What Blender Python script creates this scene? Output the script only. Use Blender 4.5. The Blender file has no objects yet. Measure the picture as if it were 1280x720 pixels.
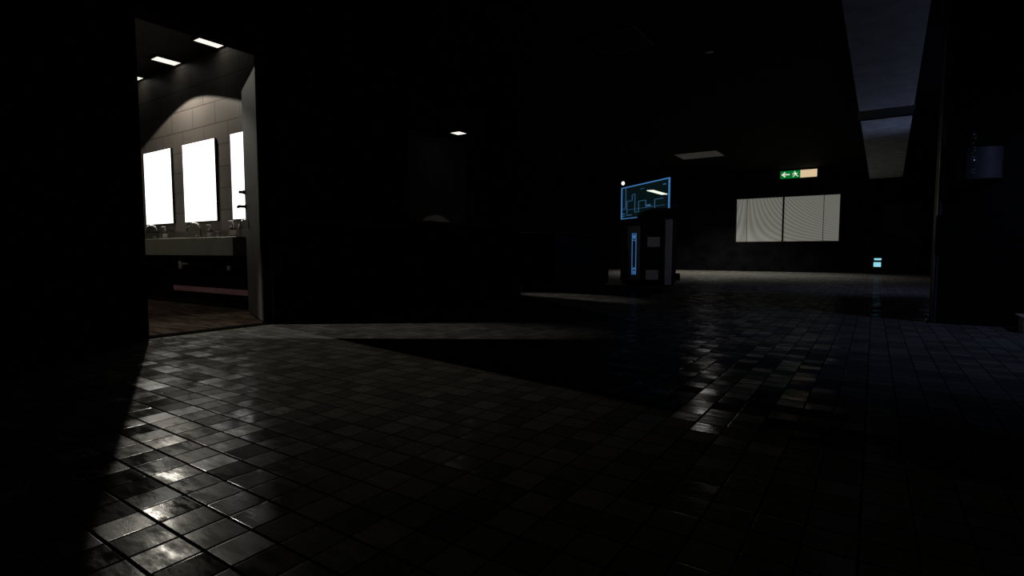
import bpy, bmesh, math, random
from mathutils import Vector, Matrix
random.seed(7)
R = math.radians
S = bpy.context.scene
C = S.collection

# ------------------------------------------------------------------ camera
cam_d = bpy.data.cameras.new('camera'); cam = bpy.data.objects.new('camera', cam_d); C.objects.link(cam)
cam_d.sensor_width = 36; cam_d.lens = 670 / 1280 * 36; cam_d.clip_start = .02; cam_d.clip_end = 200
cam.location = (0, 0, .65); cam.rotation_euler = (R(90 - 3.85), 0, R(33.98))
S.camera = cam
# ------------------------------------------------------------------ world, exposure
w = bpy.data.worlds.new('world'); S.world = w; w.use_nodes = True
w.node_tree.nodes['Background'].inputs[0].default_value = (0.2, 0.25, 0.4, 1)
w.node_tree.nodes['Background'].inputs[1].default_value = 0.0
S.view_settings.view_transform = 'Standard'; S.view_settings.look = 'None'
S.view_settings.exposure = 0; S.view_settings.gamma = 1; S.view_settings.use_curve_mapping = False
S.cycles.max_bounces = 5; S.cycles.diffuse_bounces = 2; S.cycles.glossy_bounces = 3
S.cycles.transparent_max_bounces = 12
S.cycles.sample_clamp_indirect = 1.0
S.cycles.use_denoising = True

# ------------------------------------------------------------------ lights (few hang at a lamp built further down; added fills are marked)
def light(name, typ, loc, aim, power, col, size=.05, ang=None, blend=.1, sy=None):
    d = bpy.data.lights.new(name, typ); o = bpy.data.objects.new(name, d); C.objects.link(o)
    d.energy = power; d.color = col
    if typ == 'SPOT':
        d.shadow_soft_size = size; d.spot_size = R(ang * 2); d.spot_blend = blend
    elif typ == 'AREA':
        d.size = size
        if sy: d.shape = 'RECTANGLE'; d.size_y = sy
    else: d.shadow_soft_size = size
    o.location = loc
    o.rotation_euler = (Vector(aim) - Vector(loc)).to_track_quat('-Z', 'Y').to_euler()
    return o
WARM = (1, .93, .80)
# washroom key spot above the basins, tilted back to the door
BX, BY, BZ = -7.9, 3.3, 3.24
light('washroom_spot', 'SPOT', (BX, BY, BZ), (BX + .05, BY - .51, BZ - 1), 78, WARM, .02, 73, .03)
light('washroom_door_fill', 'SPOT', (BX + .02, BY - .02, BZ), (-4.2, 2.45, 0), 320, WARM, .02, 18.5, .55)  # added narrow fill beside the key spot, brightens the floor outside the doorway
# second washroom spot far inside, its beam leaves through the door as the pale strip
light('washroom_far_spot', 'SPOT', (-10.6, -2.0, 3.2), (-4.3, 2.25, 0), 2600, (1, .96, .9), .02, 6.6, .6)
light('washroom_fill', 'SPOT', (-8.0, -1.9, 3.2), (-7.35, 3.3, .35), 85, WARM, .1, 17, .6)  # added unseen fill for the basin front and waste traps
# back room downlight (scallop on the wall behind the hatch)
light('back_room_spot', 'SPOT', (-7.73, 9.35, 3.24), (-7.73 + .454, 9.35, 3.24 - .891), 44, WARM, .01, 48.3, .02)
# light falling through the passage beside the counter
light('passage_spot', 'SPOT', (-7.6, 7.6, 3.2), (-3.7, 6.8, 0), 400, (1, .93, .85), .03, 9, .8)
# far hall
light('far_hall_spot', 'SPOT', (-4.2, 17.2, 3.2), (-4.0, 17.0, 0), 700, (1, .95, .85), .05, 60, .6)
light('far_hall_glint_fill', 'SPOT', (-4.2, 17.2, 3.2), (-4.1, 17.0, 0), 50, (1, .95, .88), .25, 84, .5)  # added wide fill for glints on the hall tiles, no lamp of its own
light('far_hall_spot_right', 'SPOT', (-1.0, 17.2, 3.2), (-1.2, 16.0, 0), 90, (1, .97, .9), .05, 48, .9)
light('hall_cool_spot', 'SPOT', (.9, 10.5, 2.5), (-.6, 12.0, 0), 60, (.5, .55, 1), .2, 60, .9)
light('duct_fill', 'SPOT', (1.1, 12.0, .95), (.1, 9.0, 2.83), 26, (.46, .53, .95), .1, 75, .8)  # added fill that brightens the duct undersides from below
light('kiosk_fill', 'SPOT', (-1.7, 6.6, 3.2), (-3.35, 9.9, .8), 22, (1, .98, .97), .05, 11, .8)  # added fill on the kiosk front, no lamp hangs here
light('right_cool_spot', 'SPOT', (2.5, 4.9, 3.1), (1.25, 5.2, 0), 95, (.45, .55, 1), .05, 44, 1)

# ------------------------------------------------------------------ materials
def mat(name, col=(.5, .5, .5), rough=.5, metal=0, emit=None, es=1, noise=None, spec=.5, alpha=None):
    m = bpy.data.materials.new(name); m.use_nodes = True
    nt = m.node_tree; b = nt.nodes['Principled BSDF']
    b.inputs['Base Color'].default_value = (*col, 1); b.inputs['Roughness'].default_value = rough
    b.inputs['Metallic'].default_value = metal; b.inputs['Specular IOR Level'].default_value = spec
    if emit:
        b.inputs['Emission Color'].default_value = (*emit, 1); b.inputs['Emission Strength'].default_value = es
    if noise:   # (scale, amount): mottled wear in colour and roughness
        tc = nt.nodes.new('ShaderNodeTexCoord'); n = nt.nodes.new('ShaderNodeTexNoise')
        n.inputs['Scale'].default_value = noise[0]; n.inputs['Detail'].default_value = 6
        nt.links.new(tc.outputs['Object'], n.inputs['Vector'])
        r = nt.nodes.new('ShaderNodeMapRange'); r.inputs[1].default_value = .3; r.inputs[2].default_value = .7
        r.inputs[3].default_value = 1 - noise[1]; r.inputs[4].default_value = 1 + noise[1]
        nt.links.new(n.outputs['Fac'], r.inputs[0])
        mx = nt.nodes.new('ShaderNodeVectorMath'); mx.operation = 'SCALE'; mx.inputs[0].default_value = col
        nt.links.new(r.outputs[0], mx.inputs['Scale']); nt.links.new(mx.outputs[0], b.inputs['Base Color'])
    return m
def mth(nt, op, a, b=None, clamp=False):
    n = nt.nodes.new('ShaderNodeMath'); n.operation = op; n.use_clamp = clamp
    for i, v in enumerate((a, b)):
        if v is None: continue
        if isinstance(v, (int, float)): n.inputs[i].default_value = v
        else: nt.links.new(v, n.inputs[i])
    return n.outputs[0]

M = {}
M['wall'] = mat('dark_wall_paint', (.004, .004, .0045), .8, noise=(3, .4), spec=0)
M['matte_black'] = mat('matte_black_paint', (.003, .003, .003), 1, noise=(6, .3), spec=0)
M['wall_in'] = mat('washroom_dark_wall', (.03, .028, .026), .6, noise=(2, .3), spec=.2)
M['ceil'] = mat('dark_ceiling_paint', (.004, .004, .004), .8, spec=.03, noise=(2, .3))
M['ceil_in'] = mat('washroom_ceiling_paint', (.022, .020, .017), .9, spec=0, noise=(2, .2))
M['black'] = mat('black_plastic', (.004, .004, .004), .5, noise=(8, .3), spec=.12)
M['charcoal'] = mat('charcoal_laminate', (.012, .012, .013), .5, noise=(5, .2), spec=.15)
M['grey'] = mat('grey_metal_paint', (.22, .22, .23), .4, noise=(9, .15))
M['steel'] = mat('brushed_steel', (.42, .42, .46), .28, 1, noise=(12, .15))
M['satin'] = mat('satin_steel', (.22, .22, .25), .32, .8, noise=(12, .15))
M['chrome'] = mat('chrome', (.8, .8, .8), .12, 1, noise=(10, .05))
M['ceramic'] = mat('cream_ceramic', (.30, .29, .24), .35, noise=(6, .12))
M['duct'] = mat('pale_duct_panel', (.42, .45, .46), .6, noise=(4, .25), spec=.2)
M['doorleaf'] = mat('grey_door_laminate', (.028, .028, .025), .7, noise=(3, .2), spec=.03)
M['pink'] = mat('pink_skirting', (.45, .24, .27), .4, noise=(5, .15))
M['bottle'] = mat('amber_bottle_plastic', (.03, .025, .02), .2, noise=(10, .2))
M['label'] = mat('paper_label', (.30, .28, .22), .6, noise=(20, .1))
M['pump'] = mat('white_pump_plastic', (.4, .39, .37), .35, noise=(20, .05))
M['mirror_lit'] = mat('backlit_mirror_panel', (.8, .8, .8), .2, emit=(1, .98, .94), es=2.2, noise=(3, .02))
M['lamp'] = mat('lamp_diffuser', (.8, .8, .8), .4, emit=(1, .95, .85), es=1.02, noise=(3, .02))
M['unlit'] = mat('unlit_diffuser', (.5, .5, .48), .5, noise=(3, .05))
M['blue_led'] = mat('blue_led', (.02, .05, .1), .4, emit=(.10, .36, .85), es=.42, noise=(30, .1))
M['blue_dim'] = mat('dim_blue_graphic', (.02, .05, .1), .4, emit=(.08, .26, .52), es=.35, noise=(30, .1))
M['cyan'] = mat('cyan_display', (.02, .05, .1), .4, emit=(.33, .85, 1), es=.8, noise=(30, .1))
M['green'] = mat('green_sign_face', (.0, .2, .05), .4, emit=(.0, .19, .03), es=.75, noise=(30, .1))
M['cream'] = mat('cream_sign_face', (.5, .5, .4), .4, emit=(.95, .72, .43), es=.70, noise=(12, .1))
M['signwhite'] = mat('white_sign_symbol', (.5, .5, .5), .4, emit=(1, .95, .8), es=.75, noise=(12, .05))
M['bulb'] = mat('pendant_bulb', (.8, .8, .8), .3, emit=(1, 1, .9), es=1.3, noise=(3, .02))
M['notice'] = mat('grey_notice_paper', (.30, .30, .31), .6, noise=(30, .2))
M['faded'] = mat('faded_yellow_sign', (.22, .20, .06), .6, noise=(14, .6))
M['box'] = mat('brown_box_card', (.22, .18, .13), .7, noise=(10, .2))

# --- tiled hall floor: square dark glazed tiles, each lying at a slightly different tilt
def tile_floor():
    m = bpy.data.materials.new('dark_glazed_floor_tiles'); m.use_nodes = True
    nt = m.node_tree; L = nt.links.new; nt.nodes.remove(nt.nodes['Principled BSDF'])
    df_ = nt.nodes.new('ShaderNodeBsdfDiffuse'); gs = nt.nodes.new('ShaderNodeBsdfGlossy'); mx = nt.nodes.new('ShaderNodeMixShader')
    L(df_.outputs[0], mx.inputs[1]); L(gs.outputs[0], mx.inputs[2]); L(mx.outputs[0], nt.nodes['Material Output'].inputs[0])
    tc = nt.nodes.new('ShaderNodeTexCoord'); sp = nt.nodes.new('ShaderNodeSeparateXYZ'); L(tc.outputs['Object'], sp.inputs[0])
    P = .1075
    u = mth(nt, 'ADD', mth(nt, 'DIVIDE', sp.outputs[0], P), .034 + 392); v = mth(nt, 'ADD', mth(nt, 'DIVIDE', sp.outputs[1], P), -.21 + 463)
    cu, cv = mth(nt, 'FLOOR', u), mth(nt, 'FLOOR', v)
    fu, fv = mth(nt, 'SUBTRACT', u, cu), mth(nt, 'SUBTRACT', v, cv)
    cc = nt.nodes.new('ShaderNodeCombineXYZ'); L(cu, cc.inputs[0]); L(cv, cc.inputs[1])
    wn = nt.nodes.new('ShaderNodeTexWhiteNoise'); wn.noise_dimensions = '2D'; L(cc.outputs[0], wn.inputs['Vector'])
    ws = nt.nodes.new('ShaderNodeSeparateColor'); L(wn.outputs['Color'], ws.inputs[0])
    du = mth(nt, 'MINIMUM', fu, mth(nt, 'SUBTRACT', 1, fu)); dv = mth(nt, 'MINIMUM', fv, mth(nt, 'SUBTRACT', 1, fv))
    dm = mth(nt, 'MINIMUM', du, mth(nt, 'MULTIPLY', dv, .75))
    grout = mth(nt, 'LESS_THAN', dm, .028)
    # smears and scratches
    n1 = nt.nodes.new('ShaderNodeTexNoise'); n1.inputs['Scale'].default_value = 14; n1.inputs['Detail'].default_value = 8; n1.inputs['Roughness'].default_value = .65
    mp = nt.nodes.new('ShaderNodeMapping'); mp.inputs['Rotation'].default_value = (0, 0, .5); mp.inputs['Scale'].default_value = (.55, 1.9, 1)
    L(tc.outputs['Object'], mp.inputs[0]); L(mp.outputs[0], n1.inputs['Vector'])
    n2 = nt.nodes.new('ShaderNodeTexNoise'); n2.inputs['Scale'].default_value = 2.2; n2.inputs['Detail'].default_value = 4; L(tc.outputs['Object'], n2.inputs['Vector'])
    smear = nt.nodes.new('ShaderNodeMapRange'); smear.inputs[1].default_value = .42; smear.inputs[2].default_value = .62; L(n1.outputs['Fac'], smear.inputs[0])
    # colour
    base = mth(nt, 'ADD', .045, mth(nt, 'MULTIPLY', ws.outputs[0], .045))
    base = mth(nt, 'MULTIPLY', base, mth(nt, 'ADD', .6, mth(nt, 'MULTIPLY', n2.outputs['Fac'], .8)))
    base = mth(nt, 'MULTIPLY', base, mth(nt, 'SUBTRACT', 1, mth(nt, 'MULTIPLY', grout, .85)))
    cb = nt.nodes.new('ShaderNodeCombineColor'); L(base, cb.inputs[0]); L(mth(nt, 'MULTIPLY', base, .97), cb.inputs[1]); L(mth(nt, 'MULTIPLY', base, .88), cb.inputs[2])
    L(cb.outputs[0], df_.inputs['Color'])
    # gloss: some tiles worn dull, smears dull them further
    rg = mth(nt, 'ADD', .05, mth(nt, 'MULTIPLY', smear.outputs[0], .16))
    rg = mth(nt, 'ADD', rg, mth(nt, 'MULTIPLY', ws.outputs[2], .14))
    L(mth(nt, 'MAXIMUM', rg, mth(nt, 'MULTIPLY', grout, .9)), gs.inputs['Roughness'])
    worn = mth(nt, 'POWER', ws.outputs[1], 1.6)
    sl = mth(nt, 'ADD', .025, mth(nt, 'MULTIPLY', worn, .15))
    sl = mth(nt, 'MULTIPLY', sl, mth(nt, 'SUBTRACT', 1, mth(nt, 'MULTIPLY', smear.outputs[0], .55)))
    L(mth(nt, 'MULTIPLY', sl, mth(nt, 'SUBTRACT', 1, mth(nt, 'MULTIPLY', grout, .95))), mx.inputs[0])
    # tilt
    T = .09
    nx = mth(nt, 'MULTIPLY', mth(nt, 'SUBTRACT', ws.outputs[0], .5), T); ny = mth(nt, 'MULTIPLY', mth(nt, 'SUBTRACT', ws.outputs[1], .5), T)
    eu = mth(nt, 'MULTIPLY', mth(nt, 'LESS_THAN', du, .05), mth(nt, 'MULTIPLY', mth(nt, 'SIGN', mth(nt, 'SUBTRACT', fu, .5)), .08))
    ev = mth(nt, 'MULTIPLY', mth(nt, 'LESS_THAN', dv, .05), mth(nt, 'MULTIPLY', mth(nt, 'SIGN', mth(nt, 'SUBTRACT', fv, .5)), .12))
    cn = nt.nodes.new('ShaderNodeCombineXYZ'); L(mth(nt, 'ADD', nx, eu), cn.inputs[0]); L(mth(nt, 'ADD', ny, ev), cn.inputs[1]); cn.inputs[2].default_value = 1
    nm = nt.nodes.new('ShaderNodeVectorMath'); nm.operation = 'NORMALIZE'; L(cn.outputs[0], nm.inputs[0])
    bp = nt.nodes.new('ShaderNodeBump'); bp.inputs['Strength'].default_value = .10; bp.inputs['Distance'].default_value = .004
    L(n1.outputs['Fac'], bp.inputs['Height']); L(nm.outputs[0], bp.inputs['Normal']); L(bp.outputs[0], gs.inputs['Normal'])
    return m
M['tiles'] = tile_floor()

def wash_floor():
    m = bpy.data.materials.new('brown_streaked_vinyl'); m.use_nodes = True
    nt = m.node_tree; L = nt.links.new; b = nt.nodes['Principled BSDF']; b.inputs['Roughness'].default_value = .95
    b.inputs['Specular IOR Level'].default_value = .0
    tc = nt.nodes.new('ShaderNodeTexCoord'); mp = nt.nodes.new('ShaderNodeMapping'); mp.inputs['Scale'].default_value = (.8, 7, 1)
    n = nt.nodes.new('ShaderNodeTexNoise'); n.inputs['Scale'].default_value = 3.5; n.inputs['Detail'].default_value = 3
    L(tc.outputs['Object'], mp.inputs[0]); L(mp.outputs[0], n.inputs['Vector'])
    cr = nt.nodes.new('ShaderNodeValToRGB'); cr.color_ramp.elements[0].color = (.014, .009, .007, 1); cr.color_ramp.elements[1].color = (.032, .025, .019, 1)
    cr.color_ramp.elements[0].position = .42; cr.color_ramp.elements[1].position = .58
    L(n.outputs['Fac'], cr.inputs[0]); L(cr.outputs[0], b.inputs['Base Color'])
    return m
M['washfloor'] = wash_floor()

def wall_tiles():
    m = bpy.data.materials.new('beige_wall_tiles'); m.use_nodes = True
    nt = m.node_tree; L = nt.links.new; b = nt.nodes['Principled BSDF']; b.inputs['Roughness'].default_value = .55; b.inputs['Specular IOR Level'].default_value = .2
    tc = nt.nodes.new('ShaderNodeTexCoord'); mp = nt.nodes.new('ShaderNodeMapping'); mp.inputs['Rotation'].default_value = (R(90), 0, 0)
    mp.inputs['Location'].default_value = (.1, .07, 0)
    br = nt.nodes.new('ShaderNodeTexBrick'); L(tc.outputs['Object'], mp.inputs[0]); L(mp.outputs[0], br.inputs['Vector'])
    br.inputs['Scale'].default_value = 1; br.inputs['Brick Width'].default_value = .6; br.inputs['Row Height'].default_value = .285
    br.inputs['Mortar Size'].default_value = .006; br.inputs['Bias'].default_value = .2
    br.inputs['Color1'].default_value = (.15, .134, .12, 1); br.inputs['Color2'].default_value = (.18, .16, .146, 1); br.inputs['Mortar'].default_value = (.07, .06, .05, 1)
    n = nt.nodes.new('ShaderNodeTexNoise'); n.inputs['Scale'].default_value = 1.6; n.inputs['Detail'].default_value = 5; L(tc.outputs['Object'], n.inputs['Vector'])
    mr = nt.nodes.new('ShaderNodeMapRange'); mr.inputs[3].default_value = .75; mr.inputs[4].default_value = 1.25; L(n.outputs['Fac'], mr.inputs[0])
    mx = nt.nodes.new('ShaderNodeVectorMath'); mx.operation = 'SCALE'; L(br.outputs['Color'], mx.inputs[0]); L(mr.outputs[0], mx.inputs['Scale'])
    L(mx.outputs[0], b.inputs['Base Color'])
    return m
M['walltile'] = wall_tiles()

def blind_mat():
    # backlit fine weave: two overlaid slat patterns beat into a fan of curved bands
    m = bpy.data.materials.new('backlit_fine_blind'); m.use_nodes = True
    nt = m.node_tree; L = nt.links.new; b = nt.nodes['Principled BSDF']
    tc = nt.nodes.new('ShaderNodeTexCoord'); sp = nt.nodes.new('ShaderNodeSeparateXYZ'); L(tc.outputs['Object'], sp.inputs[0])
    ph = mth(nt, 'MULTIPLY', mth(nt, 'MULTIPLY', mth(nt, 'ADD', sp.outputs[0], 3.62), mth(nt, 'SUBTRACT', sp.outputs[2], .72)), 2 * math.pi * 5.6)
    wv = mth(nt, 'SINE', ph)
    v = mth(nt, 'ADD', .125, mth(nt, 'MULTIPLY', wv, .026))
    cb = nt.nodes.new('ShaderNodeCombineColor'); L(v, cb.inputs[0]); L(v, cb.inputs[1]); L(mth(nt, 'MULTIPLY', v, .87), cb.inputs[2])
    b.inputs['Base Color'].default_value = (.1, .1, .1, 1); b.inputs['Roughness'].default_value = .8
    L(cb.outputs[0], b.inputs['Emission Color']); b.inputs['Emission Strength'].default_value = 1
    return m
M['blind'] = blind_mat()

def glass_mat():
    m = bpy.data.materials.new('tinted_display_glass'); m.use_nodes = True
    nt = m.node_tree; L = nt.links.new; nt.nodes.remove(nt.nodes['Principled BSDF'])
    t = nt.nodes.new('ShaderNodeBsdfTransparent'); t.inputs[0].default_value = (.80, .86, .84, 1)
    g = nt.nodes.new('ShaderNodeBsdfGlossy'); g.inputs['Roughness'].default_value = .05
    e = nt.nodes.new('ShaderNodeEmission'); e.inputs[1].default_value = 1
    n = nt.nodes.new('ShaderNodeTexNoise'); n.inputs['Scale'].default_value = 3; tc = nt.nodes.new('ShaderNodeTexCoord'); L(tc.outputs['Object'], n.inputs['Vector'])
    cr = nt.nodes.new('ShaderNodeValToRGB'); cr.color_ramp.elements[0].color = (.0008, .0022, .003, 1); cr.color_ramp.elements[1].color = (.0015, .004, .004, 1)
    L(n.outputs['Fac'], cr.inputs[0]); L(cr.outputs[0], e.inputs[0])
    mx = nt.nodes.new("ShaderNodeMixShader"); mx.inputs[0].default_value = .04; L(t.outputs[0], mx.inputs[1]); L(g.outputs[0], mx.inputs[2])
    ad = nt.nodes.new('ShaderNodeAddShader'); L(mx.outputs[0], ad.inputs[0]); L(e.outputs[0], ad.inputs[1])
    L(ad.outputs[0], nt.nodes['Material Output'].inputs[0])
    return m
M['glass'] = glass_mat()

# ------------------------------------------------------------------ mesh helpers
class MB:
    def __init__(s): s.bm = bmesh.new()
    def box(s, lo, hi, bev=0, mtx=None):
        lo, hi = Vector(lo), Vector(hi)
        r = bmesh.ops.create_cube(s.bm, size=1); vs = r['verts']
        c, d = (lo + hi) / 2, hi - lo
        for v in vs: v.co = Vector((v.co.x * d.x, v.co.y * d.y, v.co.z * d.z)) + c
        if bev:
            es = list({e for v in vs for e in v.link_edges})
            q = bmesh.ops.bevel(s.bm, geom=es, offset=bev, segments=2, affect='EDGES', profile=.5)
            vs = list({v for f in q['faces'] for v in f.verts} | {v for v in vs if v.is_valid})
        if mtx is not None:
            for v in vs: v.co = mtx @ v.co
        return s
    def tube(s, pts, r, n=10, cap=True):
        pts = [Vector(p) for p in pts]; rs = r if isinstance(r, (list, tuple)) else [r] * len(pts)
        rings = []; up = None
        for i, p in enumerate(pts):
            a = pts[max(i - 1, 0)]; b = pts[min(i + 1, len(pts) - 1)]
            d = (b - a); d = d.normalized() if d.length > 1e-9 else Vector((0, 0, 1))
            if up is None: up = Vector((0, 0, 1)) if abs(d.z) < .9 else Vector((1, 0, 0))
            x = d.cross(up).normalized(); up = x.cross(d).normalized()
            rings.append([s.bm.verts.new(p + (x * math.cos(2 * math.pi * k / n) + up * math.sin(2 * math.pi * k / n)) * rs[i]) for k in range(n)])
        for a, b in zip(rings, rings[1:]):
            for k in range(n): s.bm.faces.new((a[k], a[(k + 1) % n], b[(k + 1) % n], b[k]))
        if cap: s.bm.faces.new(rings[0]); s.bm.faces.new(rings[-1][::-1])
        return s
    def lathe(s, prof, c, n=20):
        c = Vector(c); rings = [[s.bm.verts.new(c + Vector((r * math.cos(2 * math.pi * k / n), r * math.sin(2 * math.pi * k / n), z))) for k in range(n)] for r, z in prof]
        for a, b in zip(rings, rings[1:]):
            for k in range(n): s.bm.faces.new((a[k], a[(k + 1) % n], b[(k + 1) % n], b[k]))
        s.bm.faces.new(rings[0][::-1]); s.bm.faces.new(rings[-1])
        return s
    def prism(s, poly, z0, z1, mtx=None):
        a = [s.bm.verts.new((x, y, z0)) for x, y in poly]; b = [s.bm.verts.new((x, y, z1)) for x, y in poly]
        n = len(poly)
        s.bm.faces.new(a[::-1]); s.bm.faces.new(b)
        for k in range(n): s.bm.faces.new((a[k], a[(k + 1) % n], b[(k + 1) % n], b[k]))
        if mtx is not None:
            for v in a + b: v.co = mtx @ v.co
        return s
    def build(s, name, m, parent=None, smooth=False):
        bmesh.ops.recalc_face_normals(s.bm, faces=s.bm.faces)
        me = bpy.data.meshes.new(name); s.bm.to_mesh(me); s.bm.free()
        if smooth:
            for p in me.polygons: p.use_smooth = True
            try: me.set_sharp_from_angle(angle=R(35))
            except Exception: pass
        me.materials.append(m)
        o = bpy.data.objects.new(name, me); C.objects.link(o)
        if parent is not None:
            o.parent = parent
        return o
def empty(name, loc=(0, 0, 0), rz=0):
    o = bpy.data.objects.new(name, None); C.objects.link(o); o.location = loc; o.rotation_euler = (0, 0, rz); o.empty_display_size = .1
    return o
def tag(o, label, cat, group=None):
    o['label'] = label; o['category'] = cat
    if group: o['group'] = group
    return o
def struct(o, label=None):
    o['kind'] = 'structure'
    if label: o['label'] = label
    return o
def copy_tree(o, parent=None):
    c = o.copy(); C.objects.link(c)
    if parent is not None: c.parent = parent
    for ch in [k for k in bpy.data.objects if k.parent == o and k != c]: copy_tree(ch, c)
    return c

# ------------------------------------------------------------------ the setting
H = 3.3
WX = -4.46           # hall face of the left wall
struct(MB().box((WX - .0, -3, -.1), (3.4, 19.5, 0)).box((-8.4, 6.5, -.1), (WX, 19.5, 0)).build('floor', M['tiles']), 'dark glazed square floor tiles of the hall')
struct(MB().box((-11.6, -3, -.1), (WX, 3.8, 0)).build('floor_washroom', M['washfloor']), 'brown streaked floor of the lit washroom')
struct(MB().box((-8.4, 3.95, -.1), (WX, 6.5, 0)).build('floor_back_room', M['washfloor']), 'dark floor of the room behind the hatch')
struct(MB().box((WX - .15, -3.15, H), (3.55, 19.65, H + .1)).box((-9, 3.8, H), (WX - .15, 19.65, H + .1)).build('ceiling', M['ceil']), 'black ceiling over the hall')
struct(MB().box((-11.75, -3.15, H), (WX - .15, 3.8, H + .1)).build('ceiling_washroom', M['ceil_in']), 'brownish ceiling over the washroom basins')
wl = MB()
wl.box((WX - .15, -3, 0), (WX, 1.77, H)).box((WX - .15, 1.77, 2.405), (WX, 2.77, H)).box((WX - .15, 2.77, 0), (WX, 4.5, H))
wl.box((WX - .15, 4.5, 0), (WX, 6.2, 1.02)).box((WX - .15, 4.5, 2.6), (WX, 6.2, H)).box((WX - .15, 6.2, 0), (WX, 6.83, H))
struct(wl.build('wall_left', M['wall']), 'black hall wall with the washroom doorway and a hatch')
struct(MB().box((-11.6, 3.8, 0), (WX - .15, 3.95, H)).build('wall_mirror', M['walltile']), 'beige tiled washroom wall behind the lit mirrors')
struct(MB().box((-11.75, -3, 0), (-11.6, 3.95, H)).box((-11.75, -3.15, 0), (WX - .15, -3, H)).build('wall_washroom', M['wall_in']), 'dark inner washroom wall')
struct(MB().box((-8.55, 3.95, 0), (-8.4, 10.42, H)).build('wall_back_room', mat('back_room_plaster', (.06, .06, .06), .7, noise=(3, .2), spec=.1)), 'grey wall seen through the hatch')
struct(MB().box((-8.60, 10.42, 0), (-8.45, 19.5, H)).build('wall_corridor', M['wall']), 'black wall beyond the counter')
wf = MB().box((-8.7, 19.5, 0), (-3.93, 19.65, H)).box((-3.93, 19.5, 0), (-.93, 19.65, .995)).box((-3.93, 19.5, 2.43), (-.93, 19.65, H)).box((-.93, 19.5, 0), (3.5, 19.65, H))
struct(wf.build('wall_far', M['wall']), 'black far wall with the backlit blinds')
struct(MB().box((1.3, 6.9, 0), (1.45, 19.5, H)).box((1.3, 6.75, 0), (3.4, 6.9, H)).box((3.4, -3, 0), (3.55, 6.9, H)).build('wall_right', M['wall']), 'black right-hand hall wall')
struct(MB().box((WX - .15, -3.15, 0), (3.55, -3, H)).build('wall_rear', M['wall']), 'black hall wall behind the viewer')
# door surround and threshold
df = MB()
df.box((WX - .17, 1.70, 0), (WX + .02, 1.77, 2.43), .004).box((WX - .17, 2.77, 0), (WX + .02, 2.83, 2.43), .004).box((WX - .17, 1.77, 2.39), (WX + .02, 2.77, 2.43), .004)
struct(df.build('trim_1', M['matte_black']), 'dark frame around the washroom doorway')
struct(MB().box((WX - .15, 1.77, 0), (WX - .12 + .09, 2.77, .006)).build('trim_2', M['matte_black']), 'black threshold strip of the washroom doorway')
struct(MB().box((WX, -3, .0), (WX + .015, 1.70, .09)).box((WX, 2.83, 0), (WX + .015, 6.83, .09)).build('baseboard_left', M['matte_black']), 'black skirting of the left wall')
struct(MB().box((WX, 2.83, .93), (WX + .012, 4.5, .95)).box((WX - .15, 4.5, 1.0), (WX + .03, 6.2, 1.022), .004).build('trim_3', M['charcoal']), 'dark rail and ledge of the hatch')
struct(MB().box((-8.58, 3.765, .088), (WX - .3, 3.785, .162), .004).build('baseboard_washroom', M['pink']), 'pink strip along the foot of the mirror wall')
struct(MB().box((-11.6, 3.785, .83), (WX - .15, 3.8, .94), .002).build('trim_4', mat('grey_splashback', (.10, .09, .085), .5, noise=(6, .2))), 'grey splashback behind the taps')

struct(MB().box((-11.6, 3.785, .0), (WX - .15, 3.8, .83)).build('trim_5', M['matte_black']), 'black panelling below the basin trough')
# open washroom door
dr = empty('door_1', (WX - .14, 2.765, 0), math.atan2(.385, -.923)); struct(dr, 'grey washroom door standing open')
MB().box((0, -.04, .012), (.97, 0.0, 2.31), .003).build('door_leaf', M['doorleaf'], dr)
# leaf local +y faces the camera side (-x-y in the world)
hd = MB().lathe([(.026, 0), (.026, .008), (.012, .01), (.012, .012)], (0, 0, 0), 16)
hm = Matrix.Translation((.90, 0, 1.12)) @ Matrix.Rotation(R(-90), 4, 'X')
bmesh.ops.transform(hd.bm, matrix=hm, verts=hd.bm.verts)
hd.tube([(.90, .01, 1.12), (.90, .05, 1.12), (.905, .062, 1.12), (.92, .066, 1.12), (1.0, .064, 1.118)], [.015, .015, .016, .016, .014], 10)
ho = hd.build('door_handle', M['black'], dr, True); ho['label'] = 'black lever handle'
tt = MB().tube([(.93, 0, 1.27), (.93, .02, 1.27)], .022, 14).tube([(.93, .02, 1.27), (.93, .06, 1.27)], .016, 10)
tt.build('thumb_turn', M['black'], dr, True)

# far window with blinds
wn = empty('window_1', (0, 19.5, 0)); struct(wn, 'wide far window with backlit blinds')
MB().box((-3.93, .05, .995), (-2.525, .07, 2.43)).build('blind', M['blind'], wn)
MB().box((-2.475, .05, .995), (-.93, .07, 2.43)).build('blind', M['blind'], wn)
MB().box((-2.525, -.01, .995), (-2.475, .07, 2.43), .003).build('mullion', M['black'], wn)
MB().box((-3.96, -.02, .97), (-.90, .06, .995)).box((-3.96, -.02, 2.43), (-.90, .06, 2.455)).box((-3.96, -.02, .995), (-3.93, .06, 2.43)).box((-.93, -.02, .995), (-.90, .06, 2.43)).build('window_frame', M['black'], wn)
for x in (-3.60, -1.36):
    MB().tube([(x, .04, .995), (x, .04, 2.43)], .009, 6).build('blind_cord', M['charcoal'], wn)
# far door, dark navy
d2 = empty('door_2', (.65, 19.5, 0)); struct(d2, 'dark navy door in the far wall')
MB().box((-.45, -.04, 0), (.45, 0, 2.1), .004).build('door_leaf', mat('navy_door_paint', (.012, .014, .035), .5, noise=(4, .2)), d2)
MB().box((-.52, -.05, 0), (-.45, 0, 2.17)).box((.45, -.05, 0), (.52, 0, 2.17)).box((-.45, -.05, 2.1), (.45, 0, 2.17)).build('door_frame', M['black'], d2)

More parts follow.
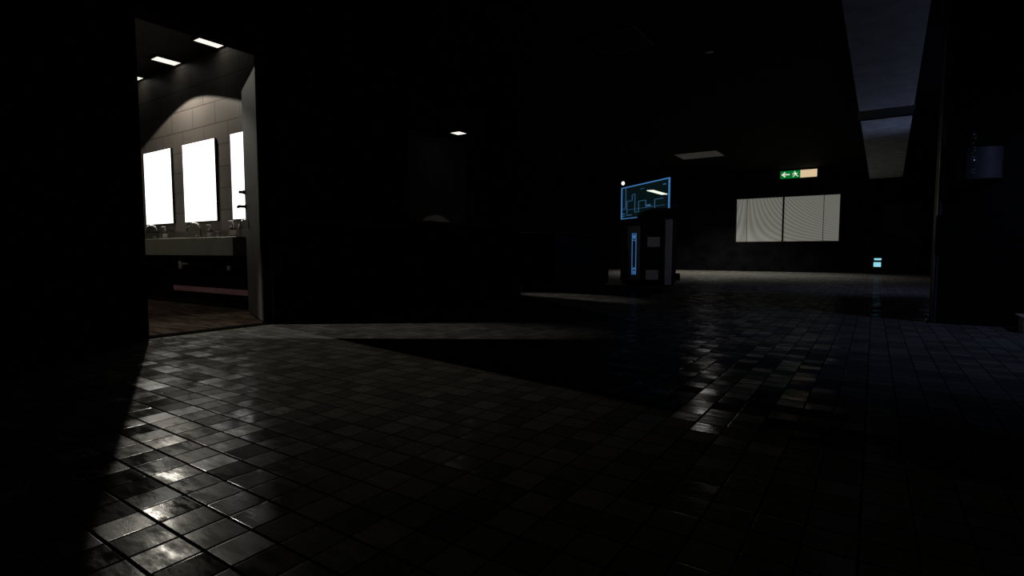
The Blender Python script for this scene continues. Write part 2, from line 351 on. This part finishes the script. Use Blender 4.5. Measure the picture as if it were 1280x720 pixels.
# ------------------------------------------------------------------ big pale duct under the ceiling on the right
def xl(y): return -.315 + (y - 5.6) * .00903
def xr(y): return .32 + (y - 5.6) * .02065
def duct(cuts, label):
    y0, y1 = cuts[0], cuts[-1]
    o = empty('ceiling_duct', (0, 0, 2.83)); m = MB()
    for a, b in zip(cuts, cuts[1:]):
        a_, b_ = a + .012, b - .012
        m.prism([(xl(a_), a_), (xr(a_), a_), (xr(b_), b_), (xl(b_), b_)], 0, .34)
    m.build('duct_casing', M['duct'], o)
    for y in cuts[1:-1]: MB().prism([(xl(y) + .01, y - .02), (xr(y) - .01, y - .02), (xr(y) - .01, y + .02), (xl(y) + .01, y + .02)], .006, .33).build('duct_joint', M['black'], o)
    for y in (y0 + 1, (y0 + y1) / 2, y1 - 1):
        for x in (xl(y) + .06, xr(y) - .06): MB().tube([(x, y, .335), (x, y, H - 2.83)], .008, 6).build('hanger_rod', M['charcoal'], o)
    return tag(o, label, 'air duct', 'pale ducts under the ceiling')
duct((2.6, 10.08), 'wide pale ceiling duct, nearer of the two, overhead on the right')
duct((10.82, 14.05, 19.45), 'wide pale ceiling duct, farther of the two, ending above the far wall')
bm_ = MB().box((-.30, 10.10, 2.845), (.44, 10.80, 2.99), .01).box((-.25, 10.4, 2.98), (-.21, 10.48, H)).box((.35, 10.4, 2.98), (.39, 10.48, H))
tag(bm_.build('ceiling_beam', M['black']), 'black cross beam in the gap between the pale ducts', 'beam')

# ------------------------------------------------------------------ washroom: lit mirrors, basins, taps, bottles, traps
mir = empty('lit_mirror', (-8.94, 3.8, 1.065))
MB().box((-.435, -.030, 0), (.435, -.0, 1.09), .004).build('mirror_frame', M['black'], mir)
MB().box((-.428, -.036, .007), (.428, -.031, 1.083), .001).build('light_panel', M['mirror_lit'], mir)
tag(mir, 'tall glowing white mirror, left one in the washroom doorway', 'mirror', 'glowing mirrors over the basins')
for x, l in ((-7.715, 'tall glowing white mirror, middle one in the washroom doorway'), (-6.455, 'tall glowing white mirror partly hidden by the open washroom door')):
    c = copy_tree(mir); c.location.x = x; c['label'] = l

va = empty('basin_trough', (-7.9, 3.55, .607))
vb = MB()
vb.box((-1.9, -.25, 0), (1.84, -.20, .218), .006).box((-1.9, .21, 0), (1.84, .235, .218), .004).box((-1.9, -.20, 0), (1.84, .21, .03)).box((-1.9, -.2, .03), (-1.86, .21, .218)).box((1.80, -.2, .03), (1.84, .21, .218))
for x in (-1.25, 0.0, 1.15):
    vb.box((x + .28, -.2, .19), (x + .66, .21, .218), .003)
vb.box((-1.86, .12, .19), (1.8, .21, .218), .003)
vb.build('trough', M['ceramic'], va)
for x in (-1.25, 0.0, 1.15):
    MB().lathe([(.03, .031), (.03, .036), (.012, .037)], (x + .1, 0, 0), 14).build('drain', M['chrome'], va)
for x in (-1.7, 1.6):
    MB().box((x, -.2, -.12), (x + .04, .235, 0), .003).box((x, .195, -.3), (x + .04, .235, -.12), .003).build('bracket', M['black'], va)
tag(va, 'long cream washroom basin trough under the glowing mirrors', 'sink')

tp = empty('gooseneck_tap', (-7.61, 3.71, .825))
arc = [(0, 0, 0), (0, 0, .13)] + [(0, -.085 + .085 * math.cos(a), .13 + .085 * math.sin(a)) for a in [math.pi * k / 10 for k in range(1, 11)]] + [(0, -.17, .10)]
MB().tube([(0, 0, 0), (0, 0, .02)], .022, 14).tube(arc, .010, 10).build('spout', M['chrome'], tp, True)
for s_ in (-1, 1):
    q = MB().tube([(.085 * s_, 0, 0), (.085 * s_, 0, .045)], .013, 12)
    q.tube([(.085 * s_ - .03, 0, .05), (.085 * s_ + .03, 0, .05)], .007, 8).tube([(.085 * s_, -.03, .05), (.085 * s_, .03, .05)], .007, 8)
    q.build('tap_handle', M['chrome'], tp, True)
tag(tp, 'chrome gooseneck tap below the middle glowing mirror', 'tap', 'gooseneck taps on the trough')
for x, l in ((-8.88, 'chrome gooseneck tap below the left glowing mirror'), (-6.33, 'chrome gooseneck tap beside the open washroom door')):
    c = copy_tree(tp); c.location.x = x; c['label'] = l

so = empty('soap_bottle', (-7.34, 3.70, .825))
MB().lathe([(.030, 0), (.034, .004), (.034, .10), (.028, .122), (.014, .132), (.014, .14)], (0, 0, 0), 18).build('bottle_body', M['bottle'], so, True)
MB().lathe([(.0345, .03), (.0348, .031), (.0348, .085), (.0345, .086)], (0, 0, 0), 18).build('bottle_label', M['label'], so, True)
MB().tube([(0, 0, .14), (0, 0, .152)], .016, 12).tube([(0, 0, .15), (0, 0, .18)], .006, 8).tube([(0, .006, .182), (0, -.045, .178)], .007, 8).build('pump', M['pump'], so, True)
tag(so, 'dark pump soap bottle right of the middle tap', 'soap bottle', 'soap bottles on the trough')
for x, sc, l in ((-8.62, 1.05, 'dark pump soap bottle with a pale label right of the left tap'), (-6.78, 1.2, 'tall dark pump soap bottle left of the tap by the open door'),):
    c = copy_tree(so); c.location.x = x; c['label'] = l
    c.scale = (sc, sc, sc)
cu = MB().lathe([(.024, 0), (.03, .002), (.034, .085), (.031, .086), (.027, .01)], (0, 0, 0), 18)
co = cu.build('glass_tumbler', M['steel'], None, True); co.location = (-7.14, 3.70, .825); tag(co, 'small metal tumbler right of the middle soap bottle', 'cup')

tr = empty('basin_trap', (-7.72, 3.5, .606))
MB().tube([(0, 0, 0), (0, 0, -.07)], .018, 12).build('tail_pipe', M['ceramic'], tr, True)
MB().lathe([(.028, -.185), (.036, -.175), (.038, -.075), (.034, -.068)], (0, 0, 0), 18).build('trap_cup', M['ceramic'], tr, True)
MB().tube([(0.03, 0, -.115), (.08, 0, -.115), (.11, .03, -.115), (.115, .28, -.115)], .015, 10).build('waste_pipe', M['ceramic'], tr, True)
tag(tr, 'cream waste trap hanging below the middle of the basin trough', 'pipe', 'waste traps below the trough')
for x, l in ((-6.50, 'cream waste trap below the trough next to the open door'), (-8.95, 'cream waste trap below the left end of the basin trough')):
    c = copy_tree(tr); c.location.x = x; c['label'] = l

# ------------------------------------------------------------------ ceiling lamps
def lamp(x, y, wx, wy, label, group=None, z=H, d=M['lamp']):
    o = empty('ceiling_light', (x, y, z)); t = .03
    MB().box((-wx / 2 - .02, -wy / 2 - .02, -t), (-wx / 2, wy / 2 + .02, 0)).box((wx / 2, -wy / 2 - .02, -t), (wx / 2 + .02, wy / 2 + .02, 0)).box((-wx / 2, -wy / 2 - .02, -t), (wx / 2, -wy / 2, 0)).box((-wx / 2, wy / 2, -t), (wx / 2, wy / 2 + .02, 0)).build('lamp_frame', M['charcoal'], o)
    MB().box((-wx / 2, -wy / 2, -t + .004), (wx / 2, wy / 2, -.005)).build('diffuser', d, o)
    return tag(o, label, 'ceiling light', group)
G = 'lit ceiling panels over the basins'
lamp(-8.19, 3.62, .20, .30, 'small bright ceiling panel over the left part of the basins', G)
lamp(-7.02, 3.62, .20, .30, 'small bright ceiling panel nearest the door lintel', G)
lamp(-9.36, 3.62, .20, .30, 'small bright ceiling panel just clipped by the left door jamb', G)
lamp(-7.73, 9.35, .26, .27, 'small square bright ceiling panel seen through the dark hatch')
lamp(-4.04, 15.1, 1.1, .95, 'large unlit grey ceiling panel above the far hall', d=M['unlit'])
# suspended strip light seen through the display glass
sl = empty('strip_light', (-6.40, 18.65, 2.75))
MB().box((-.125, -.78, 0), (.125, .78, .05), .008).build('housing', M['charcoal'], sl)
MB().box((-.115, -.76, -.02), (.115, .76, 0), .004).build('diffuser', mat('warm_strip_diffuser', (.8, .8, .8), .4, emit=(1, .93, .8), es=1.6, noise=(3, .02)), sl)
for y in (-.6, .6): MB().tube([(0, y, .05), (0, y, H - 2.75)], .006, 6).build('hanger_rod', M['charcoal'], sl)
tag(sl, 'long warm strip light visible through the glass display', 'light')
# pendant
pe = empty('pendant_bulb', (-4.665 * 1.35 + .0, 11.327 * 1.35, 0)); pe.location = (-6.30, 15.29, 2.70)
MB().lathe([(.012, -.06), (.042, -.035), (.05, 0), (.04, .03), (.02, .05)], (0, 0, 0), 16).build('bulb', M['bulb'], pe, True)
MB().tube([(0, 0, .05), (0, 0, .09)], .022, 10).tube([(0, 0, .09), (0, 0, H - 2.70)], .005, 6).build('cord', M['charcoal'], pe)
tag(pe, 'tiny white pendant bulb just above the display glass', 'light')
# sensor, vent, faded sign
ss = empty('ceiling_sensor', (-1.9, 7.48, H))
MB().lathe([(.045, -.025), (.055, -.02), (.06, 0)], (0, 0, 0), 20).build('sensor_body', M['grey'], ss, True)
tag(ss, 'tiny ceiling sensor alone on the black ceiling', 'sensor')
ve = empty('ceiling_vent', (-2.75, 6.5, H))
MB().box((-.35, -.35, -.02), (.35, -.31, 0)).box((-.35, .31, -.02), (.35, .35, 0)).box((-.35, -.31, -.02), (-.31, .31, 0)).box((.31, -.31, -.02), (.35, .31, 0)).build('vent_frame', M['charcoal'], ve)
v_ = MB()
for k in range(9): v_.box((-.31, -.28 + k * .065, -.018), (.31, -.25 + k * .065, -.006))
v_.build('vent_louvre', M['charcoal'], ve)
tag(ve, 'barely visible square air vent high above the display', 'vent')
fs = empty('hanging_sign', (-4.80, 9.02, 2.38))
MB().box((-.17, -.012, 0), (.30, .012, .26), .004).build('sign_plate', M['charcoal'], fs)
sp_ = MB()
for x0, x1, z0, z1 in ((-.15, -.10, .05, .22), (-.09, -.05, .06, .14), (-.03, .00, .10, .18), (.02, .06, .07, .16), (.08, .10, .06, .14), (.12, .17, .09, .14), (.19, .22, .05, .11)):
    sp_.box((x0, -.016, z0), (x1, -.0125, z1))
sp_.build('faded_mark', M['faded'], fs)
MB().tube([(-.1, 0, .26), (-.1, 0, H - 2.38)], .005, 6).tube([(.22, 0, .26), (.22, 0, H - 2.38)], .005, 6).build('sign_hanger', M['charcoal'], fs)
tag(fs, 'dim overhead sign with faded yellow marks left of the display', 'sign')

# ------------------------------------------------------------------ exit sign
ex = empty('exit_sign', (-2.09, 19.44, 3.0))
MB().box((-.53, -.02, 0), (.53, .06, .255), .004).build('sign_housing', M['charcoal'], ex)
MB().box((-.52, -.026, .008), (.055, -.0205, .247)).build('green_panel', M['green'], ex)['label'] = 'green escape panel'
MB().box((.055, -.026, .008), (.52, -.0205, .247)).build('cream_panel', M['cream'], ex)['label'] = 'cream lit panel'
XZ = Matrix(((1, 0, 0, 0), (0, 0, -1, 0), (0, 1, 0, 0), (0, 0, 0, 1)))   # (x,y,z)->(x,-z,y)
def glyph(polys, name):
    g = MB()
    for p in polys: g.prism(p, .027, .030, XZ)
    return g.build(name, M['signwhite'], ex)
glyph([[(-.49, .13), (-.39, .215), (-.36, .19), (-.41, .148), (-.25, .148), (-.25, .112), (-.41, .112), (-.36, .07), (-.39, .045)]], 'arrow')
def limb(a, b, w_):
    a, b = Vector(a), Vector(b); d = (b - a).normalized(); n = Vector((-d.y, d.x)) * w_
    return [tuple(a - n), tuple(b - n), tuple(b + n), tuple(a + n)]
glyph([[(-.105 + .021 * math.cos(a), .205 + .021 * math.sin(a)) for a in [k * math.pi / 5 for k in range(10)]],
       limb((-.10, .175), (-.075, .115), .020), limb((-.10, .17), (-.15, .155), .010), limb((-.15, .155), (-.165, .115), .009),
       limb((-.09, .165), (-.045, .14), .010), limb((-.045, .14), (-.02, .17), .009),
       limb((-.08, .12), (-.13, .085), .013), limb((-.13, .085), (-.15, .035), .011), limb((-.07, .12), (-.035, .075), .013), limb((-.035, .075), (-.0, .055), .011)], 'running_figure')
tag(ex, 'green and cream exit sign with arrow above the far blinds', 'sign')

# ------------------------------------------------------------------ reception counter behind the kiosk
ct = empty('service_counter', (-4.62, 8.55, 0))
MB().box((-.35, -1.0, 0.06), (.35, 1.15, .93), .006).box((-.31, -.95, 0), (.31, 1.1, .06)).build('counter_body', M['black'], ct)
MB().box((-.4, -1.05, .93), (.40, 1.2, .97), .008).build('counter_top', M['charcoal'], ct)
tag(ct, 'black service counter left of the kiosk', 'counter')

# ------------------------------------------------------------------ kiosk
KA = R(33.98)
kr = empty('check_in_kiosk', (-3.43, 9.867, 0), KA)      # local x to the right, y away from the lens
outline = [(-.47, .02), (.235, 0), (.52, .34), (.52, .78), (-.47, .78)]
def shrink(p, k, c=(0.0, .4)): return [(c[0] + (x - c[0]) * k, c[1] + (y - c[1]) * k) for x, y in p]
MB().prism(shrink(outline, .93), 0, .07).build('plinth', M['black'], kr)
MB().prism(outline, .07, 1.24).build('kiosk_body', M['black'], kr)
bl = MB().prism(shrink(outline, 1.03), .10, .125).build('base_ledge', M['charcoal'], kr)
MB().prism(shrink(outline, 1.04), 1.24, 1.275).build('kiosk_top', M['black'], kr)
cp = MB().box((-.49, -.03, .12), (-.27, .03, 1.13), .008).build('panel_column', mat('dark_grey_panel', (.11, .11, .115), .4, noise=(6, .1)), kr); cp['label'] = 'dark grey column with the blue light'
led = MB()
led.box((-.425, -.036, .24), (-.415, -.031, .985)).box((-.355, -.036, .24), (-.345, -.031, .985)).box((-.425, -.036, .985), (-.345, -.031, .995)).box((-.425, -.036, .23), (-.345, -.031, .24))
led.box((-.405, -.036, .90), (-.365, -.031, .965)).box((-.415, -.036, .86), (-.355, -.031, .872))
XK = Matrix(((1, 0, 0, 0), (0, 0, 1, -.036), (0, 1, 0, 0), (0, 0, 0, 1)))
for a, b_ in (((-.41, .36), (-.36, .31)), ((-.36, .36), (-.41, .31))): led.prism(limb(a, b_, .006), 0, .005, XK)
led.prism([(-.385 + .022 * math.cos(k * math.pi / 4), .272 + .022 * math.sin(k * math.pi / 4)) for k in range(8)], 0, .005, XK)
lo_ = led.build('light_outline', M['blue_led'], cp); lo_['label'] = 'blue glowing outline'
MB().box((-.13, -.006, .745), (.105, .016, .93), .002).build('notice', M['notice'], kr)
MB().box((-.15, -.006, .13), (.085, .016, .31), .002).build('notice', M['notice'], kr)
ed = MB().prism([(.20, -.02), (.33, .005), (.36, .08), (.24, .06)], .03, 1.262).build('corner_guard', M['grey'], kr); ed['label'] = 'bare steel corner guard'
MB().box((.40, .18, .10), (.56, .40, .24), .015).build('side_bumper', M['black'], kr)
hdm = MB()
prof = [(-.20, 1.30), (-.20, 1.36), (-.14, 1.43), (.0, 1.475), (.36, 1.48), (.42, 1.45), (.44, 1.38), (.42, 1.275), (-.18, 1.275)]
hdm.prism([(x, z) for x, z in prof], 0, .42, Matrix(((1, 0, 0, 0), (0, 0, 1, .12), (0, 1, 0, 0), (0, 0, 0, 1))))
hdm.build('printer_head', M['black'], kr)
tag(kr, 'dark angular kiosk with a blue glowing strip and two grey notices', 'kiosk')

# ------------------------------------------------------------------ glass display hung over the kiosk
A = Vector((-4.984, 12.018, 0)); B = Vector((-3.459, 10.813, 0)); dv_ = (B - A); Ld = dv_.length
ds = empty('glass_display', (A.x, A.y, 1.415), math.atan2(dv_.y, dv_.x))     # local x from the far end to the near end
Hd = .735
MB().box((0, -.006, 0), (Ld, .006, Hd)).build('display_glass', M['glass'], ds)
fr = MB().box((0, -.012, Hd - .022), (Ld, .012, Hd), .002).box((0, -.012, 0), (Ld, .012, .016), .002).box((0, -.012, .016), (.02, .012, Hd - .022)).box((Ld - .03, -.012, .016), (Ld, .012, Hd - .022))
fr.build('glowing_frame', M['blue_led'], ds)
g = MB()
def gl(pts, t=.005):
    for (x0, z0), (x1, z1) in zip(pts, pts[1:]):
        if abs(x1 - x0) < 1e-6: g.box((x0 - t * 2, -.010, min(z0, z1)), (x0 + t * 2, -.007, max(z0, z1)))
        else: g.prism([(x0, z0 - t), (x1, z1 - t), (x1, z1 + t), (x0, z0 + t)], 0, .003, Matrix(((1, 0, 0, 0), (0, 0, 1, -.010), (0, 1, 0, 0), (0, 0, 0, 1))))
gl([(.21, Hd - .03), (.21, .23)], .006); gl([(.02, .23), (.21, .23)], .006)
gl([(.27, .10), (.27, .40), (.50, .40), (.50, .53), (.62, .53), (.62, .13), (.78, .13), (.78, .36), (1.07, .36), (1.07, .22), (1.30, .22)])
gl([(1.42, .16), (1.42, .34), (1.74, .34)]); gl([(.24, .20), (1.80, .20)], .003); gl([(.24, .08), (.48, .08)], .007)
gl([(.04, .12), (.17, .12)], .004); gl([(.04, .06), (.17, .06)], .004); gl([(.06, .05), (.06, .14)], .004); gl([(.14, .05), (.14, .14)], .004)
gl([(1.72, .62), (1.82, .62)], .012)
gl([(1.1, .24), (1.26, .24)], .018); gl([(.85, .62), (1.0, .62)], .005)
g.build('chart_graphic', M['blue_dim'], ds)
for x in (.25, Ld - .25): MB().tube([(x, 0, Hd), (x, 0, H - 1.415)], .007, 6).build('hanger_rod', M['charcoal'], ds)
tag(ds, 'blue outlined glass display showing a step chart above the kiosk', 'display')

# ------------------------------------------------------------------ small machine with cyan readouts by the far wall
wd = empty('drinks_machine', (.10, 19.22, 0))
MB().box((-.32, -.2, .03), (.32, .25, 1.15), .015).build('machine_body', M['black'], wd)
MB().box((-.10, -.208, .215), (.08, -.2, .35), .001).build('lower_readout', M['cyan'], wd)['label'] = 'cyan square readout'
MB().box((-.09, -.208, .41), (.085, -.2, .465), .001).build('upper_readout', M['cyan'], wd)['label'] = 'cyan narrow readout'
for x in (-.27, .27): MB().lathe([(.02, 0), (.025, .03)], (x, 0, 0), 10).build('foot', M['charcoal'], wd)
tag(wd, 'low black machine with two glowing cyan readouts by the far wall', 'machine')

# ------------------------------------------------------------------ pillar, steel guard, curved fixture
struct(MB().box((.475, 6.2, 0), (1.27, 6.74, H), .004).build('pillar_right', M['black']), 'black square pillar near the right edge')
pg = empty('pillar_guard', (.475, 6.2, 0))
MB().box((-.012, -.014, 0), (.012, 0, .62), .002).box((-.014, -.014, 0), (0, .05, .62), .002).build('lower_guard', M['satin'], pg)
MB().box((-.012, -.014, .98), (.016, 0, 3.2), .002).box((-.014, -.014, .98), (0, .05, 3.2), .002).build('upper_guard', M['satin'], pg)
MB().box((-.02, -.02, .62), (.04, 0, .98), .003).build('guard_sleeve', M['black'], pg)
tag(pg, 'thin steel corner guard running up the dark pillar', 'corner guard')
fx = empty('wall_fixture', (.70, 6.2, 1.29))
hc = MB(); n = 24; rr = .185
outer = [(rr * math.cos(math.pi + math.pi * k / n), .62 * rr * math.sin(math.pi + math.pi * k / n)) for k in range(n + 1)]
hc.prism(outer, .0, .255); hc.build('curved_shell', M['satin'], fx, True)
MB().prism([(x * 1.05, y * 1.05) for x, y in outer], -.012, .0).build('shell_rim', M['satin'], fx, True)
cl = MB(); pts = []
for k in range(15 * 12): a = k / 12 * 2 * math.pi; pts.append((-.03 + .014 * math.cos(a), -.15 + .014 * math.sin(a), .01 + k / 180 * .40))
cl.tube(pts, .0035, 6).build('coiled_cord', M['steel'], fx, True)
MB().box((-.06, -.17, .40), (0, 0, .43), .006).build('cord_bracket', M['black'], fx)
tag(fx, 'curved steel fixture with a coiled cord on the dark pillar', 'wall fixture')

# box at the right edge and unseen uplight added to light the ducts
bx = empty('cardboard_box', (1.17, 5.98, 0))
MB().box((-.16, -.14, 0), (.16, .14, .115), .004).build('box_body', M['box'], bx)
MB().box((-.165, -.145, .115), (.165, .145, .13), .003).build('box_lid', M['box'], bx)
tag(bx, 'low brown box on the floor at the right edge beside the pillar', 'box')
ul = empty('added_uplight', (1.3, 12.0, .86))
MB().box((-.22, -.12, 0), (-.04, .12, .05), .01).box((-.04, -.05, 0), (0, .05, .05)).build('added_uplight_bowl', M['charcoal'], ul)
tag(ul, 'small unseen uplight added behind the pillar to light the ducts', 'light')
